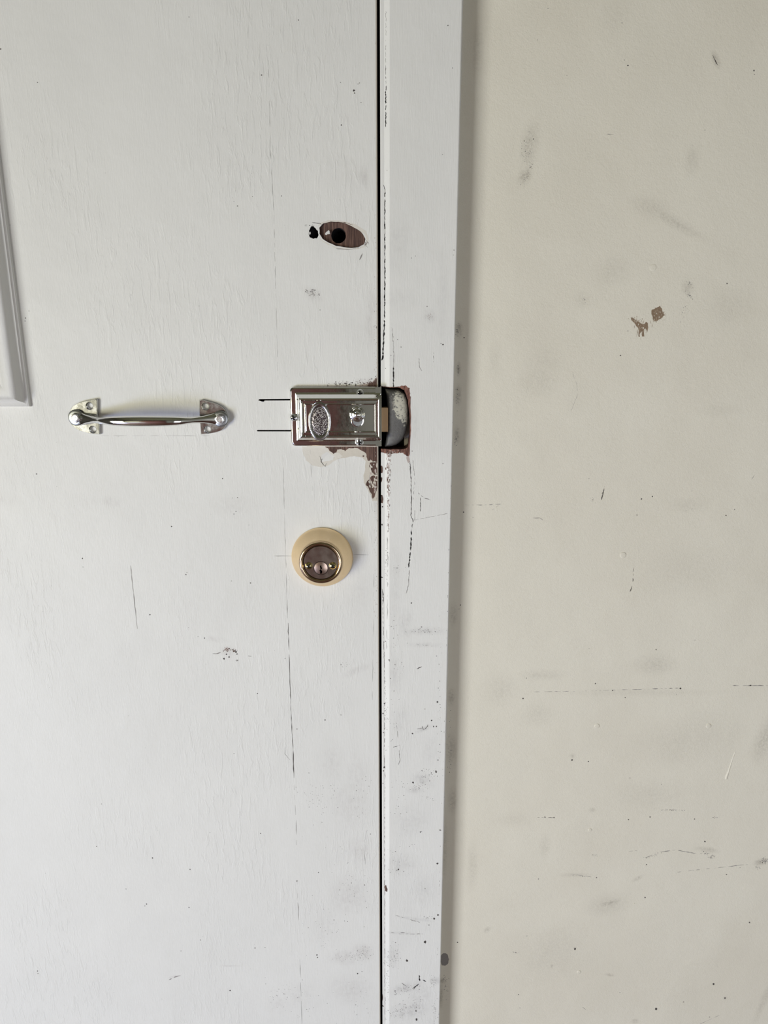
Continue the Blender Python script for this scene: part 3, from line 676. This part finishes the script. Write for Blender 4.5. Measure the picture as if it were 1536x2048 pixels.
def dome_screw(name, root, org, x, z, y0, r, h, mat, slot=(0.62, 0.20), depth=0.5, ang=20, label=None, both=True):
    """pan-head screw with a real cross recess; y0 = depth of the seat"""
    mb = MB()
    prof = lambda d: h*math.sqrt(max(0, 1-(d/r)**2*0.98))**1.0
    a0 = math.radians(ang); L, W = r*slot[0], r*slot[1]
    cross = [(L,W),(W,W),(W,L),(-W,L),(-W,W),(-L,W),(-L,-W),(-W,-W),(-W,-L),(W,-L),(W,-W),(L,-W)]
    cross = [(x+u*math.cos(a0)-v*math.sin(a0), z+u*math.sin(a0)+v*math.cos(a0)) for u, v in cross]
    circ = [(x+r*math.cos(2*PI*i/36), z+r*math.sin(2*PI*i/36)) for i in range(36)]
    ex = [(x+r*q*math.cos(2*PI*i/24), z+r*q*math.sin(2*PI*i/24)) for q in (.97,.9,.78,.6,.4) for i in range(24)]
    yf = lambda X, Z: y0-prof(math.hypot(X-x, Z-z))
    surface(mb, [(circ, 0), (cross, None)], yf, ex)
    k = len(mb.v); n = 12
    mb.v += [(a, yf(a, b), b) for a, b in cross] + [(x+(a-x)*.7, y0-h*(1-depth), z+(b-z)*.7) for a, b in cross]
    for i in range(n): mb.f.append([k+i, k+(i+1) % n, k+n+(i+1) % n, k+n+i]); mb.m.append(1)
    surface(mb, [([(x+(a-x)*.7, z+(b-z)*.7) for a, b in cross], 1)], lambda X, Z: y0-h*(1-depth))
    mb.loft([[(a, yf(a, b), b) for a, b in circ], [(a, y0+.0005, b) for a, b in circ]], 0)
    o = mb.make(name, [mat, M['dark']], root, org, smooth=35)
    if label: o['label'] = label
    return o

# ------------------------------------------------------------------ rim lock
LY = -0.004
lx0, lz1 = P(578.5, 773.5, LY); lx1, lz0 = P(763, 892.5, LY)
org = ((lx0+lx1)/2, 0.0, (lz0+lz1)/2)
lock = thing('rim_lock', 'polished chrome rim night latch with oval grip pad, screwed across the door edge', 'lock', org)
mm = 0.001
prof = [  # inset, inset on the keeper side, height, left radius
 (0.0, 0, 0.0, 4.6), (0.0, 0, 2.6, 4.6), (0.25, 0, 3.7, 4.4), (0.9, .1, 4.5, 4.0), (1.7, .2, 4.85, 3.4), (2.0, .2, 4.86, 3.3), (5.0, .4, 4.86, 1.2), (5.25, .45, 4.88, 1.0), (5.5, .5, 5.1, .7), (5.9, .6, 5.9, .4),
 (6.3, .8, 7.6, .3), (7.0, 1.0, 9.6, .3), (8.0, 1.2, 11.4, .3), (8.8, 1.4, 12.4, .3), (9.2, 1.6, 13.4, .3), (9.6, 1.8, 14.6, .3), (10.1, 2.1, 15.2, .3), (10.8, 2.5, 15.5, .3), (11.5, 2.9, 15.3, .3), (11.9, 3.2, 14.7, .3),
 (12.2, 3.4, 14.4, .3), (12.5, 3.6, 14.35, .3), (14.4, 5.1, 14.35, .3), (14.6, 5.2, 14.35, .3), (14.8, 5.4, 14.8, .3), (15.2, 5.7, 14.9, .3), (15.5, 5.9, 14.6, .3), (15.7, 6.1, 14.0, .3), (15.9, 6.3, 13.9, .3), (16.6, 6.9, 13.9, .3), (17.2, 7.4, 13.9, .3)]
rings = []
for d, dr, h, r in prof:
    rr = rrect(lx0+d*mm, lx1-dr*mm, lz0+d*mm, lz1-d*mm, r*mm, 0.25*mm)
    rings.append([(x, -h*mm, z) for x, z in rr])
mb = MB(); mb.loft(rings, 0, False, True)
# stepped end plate on the keeper side
xa = lx1-3.6*mm
mb.loft([[(x, -h*mm, z) for x, z in rrect(xa, lx1+.2*mm, lz0+8.8*mm-(1.4*mm if h < 14 else 0), lz1-8.8*mm+(1.4*mm if h < 14 else 0), .3*mm, .3*mm, 2)] for h in (0, 12.0, 13.6, 14.2)], 0, False, True)
mb.box(lx1-5.5*mm, lx1-.0*mm, -5.8*mm, 0, lz0+.3*mm, lz1-.3*mm)
mb.make('lock_cover', M['chrome'], lock, org, smooth=28)
PH = 13.9*mm
# oval pad
ox, oz = P(639, 843, -(PH+.002))
mb = MB()
mb.lathe(ox, oz, -PH+.0002, [(1.0, 0), (1.0, .0012), (.985, .0020), (.95, .0026), (.89, .0028), (.82, .0026), (.76, .0020), (.72, .0014)], 72, 0, 10.4*mm, 18.6*mm, cap=False)
boss = mb.make('oval_pad', M['chrome_worn'], lock, org, smooth=40)
mb = MB(); mb.lathe(ox, oz, -PH+.0002, [(.735, .0010), (.70, .0016), (.5, .0019), (.25, .0020), (.02, .0020)], 60, 0, 10.4*mm, 18.6*mm)
kn = mb.make('pebbled_inlay', M['knurl'], boss, (0,0,0), smooth=60); kn['label'] = 'pebbled oval inlay'
kn.location = (-org[0], -org[1], -org[2]); 
# snib: slot, collar and button
sx, sz = P(715, 841, -PH)
mb = MB()
mb.lathe(sx, sz, -PH-.00001, [(1, 0.0), (.96, .0006), (.85, .0007), (.80, .0001)], 40, 0, 6.0*mm, 6.2*mm, cap=False)
mb.lathe(sx, sz, -PH-.00001, [(.83, .00012), (.02, .00012)], 40, 1, 6.0*mm, 6.2*mm)
mb.make('snib_slot', [M['chrome'], M['bolt']], lock, org, smooth=40)
sx, sz = P(714.5, 829, -PH-.003)
mb = MB()
mb.lathe(sx, sz, -PH, [(7.2, 0), (7.2, .6), (6.9, 1.1), (6.3, 1.4), (5.9, 1.5), (5.7, 2.2), (5.1, 3.0), (4.4, 3.4), (3.5, 3.5), (3.3, 3.4), (3.1, 4.6), (3.1, 6.5), (2.7, 7.6), (1.9, 8.2), (.8, 8.4), (.05, 8.4)] and
         [(a*mm, b*mm) for a, b in [(7.2, 0), (7.2, .6), (6.9, 1.1), (6.3, 1.4), (5.9, 1.5), (5.7, 2.2), (5.1, 3.0), (4.4, 3.4), (3.5, 3.5), (3.3, 3.6), (3.1, 4.4), (2.9, 5.2), (2.4, 6.0), (1.6, 6.5), (.8, 6.7), (.05, 6.7)]], 48)
mb.make('snib_button', M['chrome'], lock, org, smooth=35)
# screws
for a, b, r in ((720, 786.5, 3.8), (718.5, 885.5, 3.8), (587, 835.5, 3.7)):
    x, z = P(a, b, -.007)
    dome_screw('screw', lock, org, x, z, -4.7*mm, r*mm, 3.0*mm, M['zinc'], ang=20 if a < 600 else 5)
# latch bolt
bx0, bz1 = P(758, 815.5, -.006); bx1, bz0 = P(776, 863.5, -.006)
mb = MB(); mb.loft([[(x, y, z) for x, z in rrect(bx0, bx1, bz0, bz1, .3*mm, .3*mm, 2)] for y in (0.006, -0.0056, -0.006)], 0, True, True)
mb.make('latch_bolt', M['tan'], lock, org, smooth=40)['label'] = 'tan brass latch bolt'

# ------------------------------------------------------------------ keeper
ko = (P(790, 835)[0], 0.0, P(790, 835)[1])
keep = thing('strike_keeper', 'worn grey metal lock keeper with flaked paint, set in the hacked casing recess', 'strike plate', ko)
outl = [(770,777),(778,777.5),(788,778),(797,779.5),(804,783),(809,789),(812,796),(814,806),(815,820),(815,840),(814,854),(812,864),(809,872),(805,879),(799,885),(792,889.5),(783,892),(770,893),
        (771.5,884),(773,870),(774.2,850),(774.5,830),(774,808),(772.6,790)]
cxk, czk = P(782, 836, 0)
def kring(s, sx_, dx, y):
    return [(cxk+(P(a, b, 0)[0]-cxk)*sx_*s+dx, y, czk+(P(a, b, 0)[1]-czk)*s) for a, b in outl]
mb = MB()
mb.loft([kring(1, 1, 0, .0235), kring(1, 1, 0, -.0005), kring(.985, .975, .0001, -.0020), kring(.955, .93, .0005, -.0034), kring(.90, .85, .0009, -.0044), kring(.80, .70, .0016, -.0050), kring(.5, .4, .002, -.0054), kring(.1, .1, .002, -.0055)], 0, False, True)
mb.make('keeper_shell', M['keeper'], keep, ko, smooth=50)

# ------------------------------------------------------------------ deadbolt
dx_, dz_ = P(644.5, 1114.5, -.001)
do = (dx_, 0.0, dz_)
db = thing('deadbolt', 'round brass single cylinder deadbolt with keyhole, below the chrome rim lock', 'lock', do)
mb = MB()
mb.lathe(dx_, dz_, 0, [(a*mm, b*mm) for a, b in [(30.6, 0), (30.9, .8), (30.7, 1.8), (30.0, 3.2), (28.5, 5.4), (26.4, 8.6), (24.3, 12.2), (22.6, 15.4), (21.8, 17.2), (21.3, 17.6)]], 96, cap=False)
mb.make('rose', M['brass'], db, do, smooth=40)
mb = MB()
mb.lathe(dx_, dz_, 0, [(a*mm, b*mm) for a, b in [(21.6, 16.5), (21.6, 17.8), (21.3, 18.8), (20.6, 19.6), (19.6, 20.0), (18.7, 19.9), (17.9, 19.3), (17.4, 18.3), (17.2, 17.0), (17.2, 15)]], 96, cap=False)
mb.make('collar', M['brass_pol'], db, do, smooth=50)
# face with a round seat for the plug
FY = -18.2*mm
fx, fz = dx_, dz_
px_, pz_ = dx_, dz_-5.6*mm
mb = MB()
circ = [(fx+16.75*mm*math.cos(2*PI*i/72), fz+16.75*mm*math.sin(2*PI*i/72)) for i in range(72)]
seat = [(px_+7.1*mm*math.cos(2*PI*i/40), pz_+7.1*mm*math.sin(2*PI*i/40)) for i in range(40)]
surface(mb, [(circ, 0), (seat, None)], lambda x, z: FY)
mb.loft([[(a, FY, b) for a, b in circ], [(fx+(a-fx)*1.018, FY+.0006, fz+(b-fz)*1.018) for a, b in circ], [(fx+(a-fx)*1.018, FY+.004, fz+(b-fz)*1.018) for a, b in circ]], 0)
mb.loft([[(a, FY, b) for a, b in seat], [(a, FY+.003, b) for a, b in seat]], 0)
surface(mb, [([(fx+(a-fx)*1.018, fz+(b-fz)*1.018) for a, b in circ], 1)], lambda x, z: FY+.003)
mb.make('lock_face', [M['brass_face'], M['dark']], db, do, smooth=30)
# key plug with the keyhole cut through it
mb = MB()
pc = [(px_+6.55*mm*math.cos(2*PI*i/40), pz_+6.55*mm*math.sin(2*PI*i/40)) for i in range(40)]
kh = [(px_+a*mm, pz_+b*mm) for a, b in [(-.75,3.0),(.55,3.0),(.65,1.2),(1.3,.7),(1.2,-.2),(.3,-.8),(.2,-1.6),(1.1,-2.4),(1.3,-3.4),(.7,-5.6),(-.9,-5.6),(-.8,-3.2),(-1.5,-2.6),(-1.3,-1.8),(-.5,-1.2),(-.5,.6),(-.9,1.2)]]
yf = lambda x, z: FY-.0002-.0007*(1-(math.hypot(x-px_, z-pz_)/(6.55*mm))**2)
ex = [(px_+6.55*mm*q*math.cos(2*PI*i/24), pz_+6.55*mm*q*math.sin(2*PI*i/24)) for q in (.9,.75,.55,.35) for i in range(24)]
surface(mb, [(pc, 0), (kh, None)], yf, ex)
mb.loft([[(a, yf(a, b), b) for a, b in pc], [(a, FY+.003, b) for a, b in pc]], 0)
k = len(mb.v); n = len(kh)
mb.v += [(a, yf(a, b), b) for a, b in kh] + [(a, FY+.0028, b) for a, b in kh]
for i in range(n): mb.f.append([k+i, k+(i+1) % n, k+n+(i+1) % n, k+n+i]); mb.m.append(1)
mb.make('key_plug', [M['brass_plug'], M['dark']], db, do, smooth=30)['label'] = 'keyed cylinder plug with black keyhole'
for s in (-1, 1):
    dome_screw('screw', db, do, dx_+s*11.7*mm, dz_-3.1*mm, FY, 3.7*mm, 2.3*mm, M['brass_screw'], ang=30*s)

# ------------------------------------------------------------------ pull handle
hx, hz = P(296, 836)
ho = (hx, 0.0, hz)
hd = thing('pull_handle', 'chrome bow pull handle bolted level across the white door', 'handle', ho)
TH = 2.6*mm
def plate(pts, holes, side):
    mb = MB()
    c = [P(a, b, -TH) for a, b in pts]
    # smooth closed outline on the curved side only
    def cr(i, t):
        n = len(c); p0, p1, p2, p3 = c[(i-1) % n], c[i], c[(i+1) % n], c[(i+2) % n]
        f = lambda a, b, cc, d: .5*((2*b)+(-a+cc)*t+(2*a-5*b+4*cc-d)*t*t+(-a+3*b-3*cc+d)*t**3)
        return (f(p0[0], p1[0], p2[0], p3[0]), f(p0[1], p1[1], p2[1], p3[1]))
    n = len(c); out = []
    for i in range(n):
        out.append(c[i])
        if 1 <= i < n-4: out += [cr(i, .33), cr(i, .66)]
    mxx = sum(p[0] for p in out)/len(out); mzz = sum(p[1] for p in out)/len(out)
    ins = [(mxx+(x-mxx)*.955, mzz+(z-mzz)*.965) for x, z in out]
    yf = lambda x, z: -TH-0.6*mm
    hl = []
    reg = [(ins, 0)]
    for a, b in holes:
        x, z = P(a, b, -TH)
        ring = [(x+3.7*mm*math.cos(2*PI*i/28), z+3.7*mm*math.sin(2*PI*i/28)) for i in range(28)]
        hl.append((x, z, ring)); reg.append((ring, None))
    surface(mb, reg, yf)
    mb.loft([[(x, yf(0, 0), z) for x, z in ins], [(mxx+(x-mxx)*.985, -TH, mzz+(z-mzz)*.988) for x, z in out], [(x, -TH+.6*mm, z) for x, z in out], [(x, 0, z) for x, z in out]], 0)
    for x, z, ring in hl:
        mb.loft([[(x+(a-x)*q, -h, z+(b-z)*q) for a, b in ring] for q, h in ((1, TH+.6*mm), (.95, TH+.35*mm), (.60, .9*mm), (.58, 0))], 0)
    return mb.make('mounting_plate', M['chrome_worn'], hd, ho, smooth=35)
pl = plate([(195.5,830),(195.5,800),(182,800),(163,804),(149,810),(141,819),(138,832),(140,845),(148,855),(160,862),(180,867.5),(200,869),(199.5,848)], [(179.5,812),(186,859)], -1)
pr = plate([(398.5,830),(398.5,801),(416,802.5),(435,808.5),(447,816),(453,826),(455,838),(453,850),(445,860),(430,865.5),(416,868),(401.5,869),(400,848)], [(411.5,813),(415.5,859)], 1)
# bow: stations (px on the door plane, stand-off, half height, half depth in mm)
st = [(150,3.2,5.5,2.2),(160,3.6,6.4,2.6),(170,4.6,5.8,3.2),(181,6.6,4.6,3.4),(194,9.6,3.6,3.2),(207,13.5,3.1,3.0),(219,17.2,3.3,3.1),(232,20.2,3.9,3.4),(248,22.2,4.4,3.8),(270,23.4,4.75,4.1),(303,23.8,4.95,4.2),
      (336,23.4,4.75,4.1),(357,22.2,4.4,3.8),(373,20.2,3.9,3.4),(385,17.2,3.3,3.1),(396,13.5,3.1,3.0),(409,9.6,3.6,3.2),(421,6.6,4.6,3.4),(431,4.6,5.8,3.2),(440,3.6,6.4,2.6),(449,3.2,5.5,2.2)]
def cat(p, i, t):
    q = [p[max(0, min(len(p)-1, j))] for j in (i-1, i, i+1, i+2)]
    return tuple(.5*((2*q[1][k])+(-q[0][k]+q[2][k])*t+(2*q[0][k]-5*q[1][k]+4*q[2][k]-q[3][k])*t*t+(-q[0][k]+3*q[1][k]-3*q[2][k]+q[3][k])*t**3) for k in range(4))
path = [cat(st, i, t) for i in range(len(st)-1) for t in (0, .25, .5, .75)] + [st[-1]]
rings = []
for i, s_ in enumerate(path):
    a = path[max(0, i-1)]; b = path[min(len(path)-1, i+1)]
    tx, ty = (b[0]-a[0])*.5, -(b[1]-a[1]); l = math.hypot(tx, ty) or 1; tx /= l; ty /= l
    x = P(s_[0], 836)[0]; z = P(s_[0], 836.5)[1]; y = -s_[1]*mm
    nx, ny = -ty, tx
    rings.append([(x+nx*math.sin(2*PI*j/28)*s_[3]*mm, y+ny*math.sin(2*PI*j/28)*s_[3]*mm, z+math.cos(2*PI*j/28)*s_[2]*mm) for j in range(28)])
mb = MB(); mb.loft(rings, 0, True, True)
mb.make('grip', M['chrome'], hd, ho, smooth=60)
def hexbolt(px, py, mark):
    x, z = P(px, py, -6.5*mm)
    mb = MB()
    mb.lathe(x, z, 0, [(a*mm, b*mm) for a, b in [(7.6, 4.6), (7.75, 5.0), (7.7, 5.5), (7.2, 6.0), (6.4, 6.3), (5.4, 6.5), (4.0, 6.6)]], 48)
    wsh = mb.make('washer', M['bolt'], hd, ho, smooth=40)
    mb = MB()
    def hexr(r, h, cut=1.0):
        out = []
        for i in range(48):
            a = 2*PI*i/48; hr = r*math.cos(PI/6)/math.cos(((a+PI/12) % (PI/3))-PI/6)
            rr = min(hr, r*cut); out.append((x+rr*math.cos(a), -h, z+rr*math.sin(a)))
        return out
    mb.loft([hexr(4.5*mm, 6.3*mm), hexr(4.5*mm, 8.9*mm), hexr(4.5*mm, 9.5*mm, .88), hexr(3.7*mm, 9.7*mm, .8), hexr(3.3*mm, 9.2*mm, .8)], 0, False, True)
    # faint stamped strokes on the head
    for x0, z0, x1, z1 in mark:
        d = math.hypot(x1-x0, z1-z0); ux, uz = (x1-x0)/d*.14, (z1-z0)/d*.14
        q = [(x0-uz, z0+ux), (x0+uz, z0-ux), (x1+uz, z1-ux), (x1-uz, z1+ux)]
        mb.loft([[(x+a*mm, -h*mm, z+b*mm) for a, b in q] for h in (9.1, 9.32)], 1, False, True)
    mb.make('hex_head', [M['zinc'], M['bolt']], wsh, (0, 0, 0), smooth=28).location = (-ho[0], -ho[1], -ho[2])
hexbolt(151.5, 835.5, [(-1,.9,.9,.9),(.9,.9,-.8,-.8),(-.8,-.8,1,-.8)])
hexbolt(440.5, 838, [(-.9,.8,-.9,-.9),(0,.9,1.2,.7),(1.2,.7,.4,-.9)])
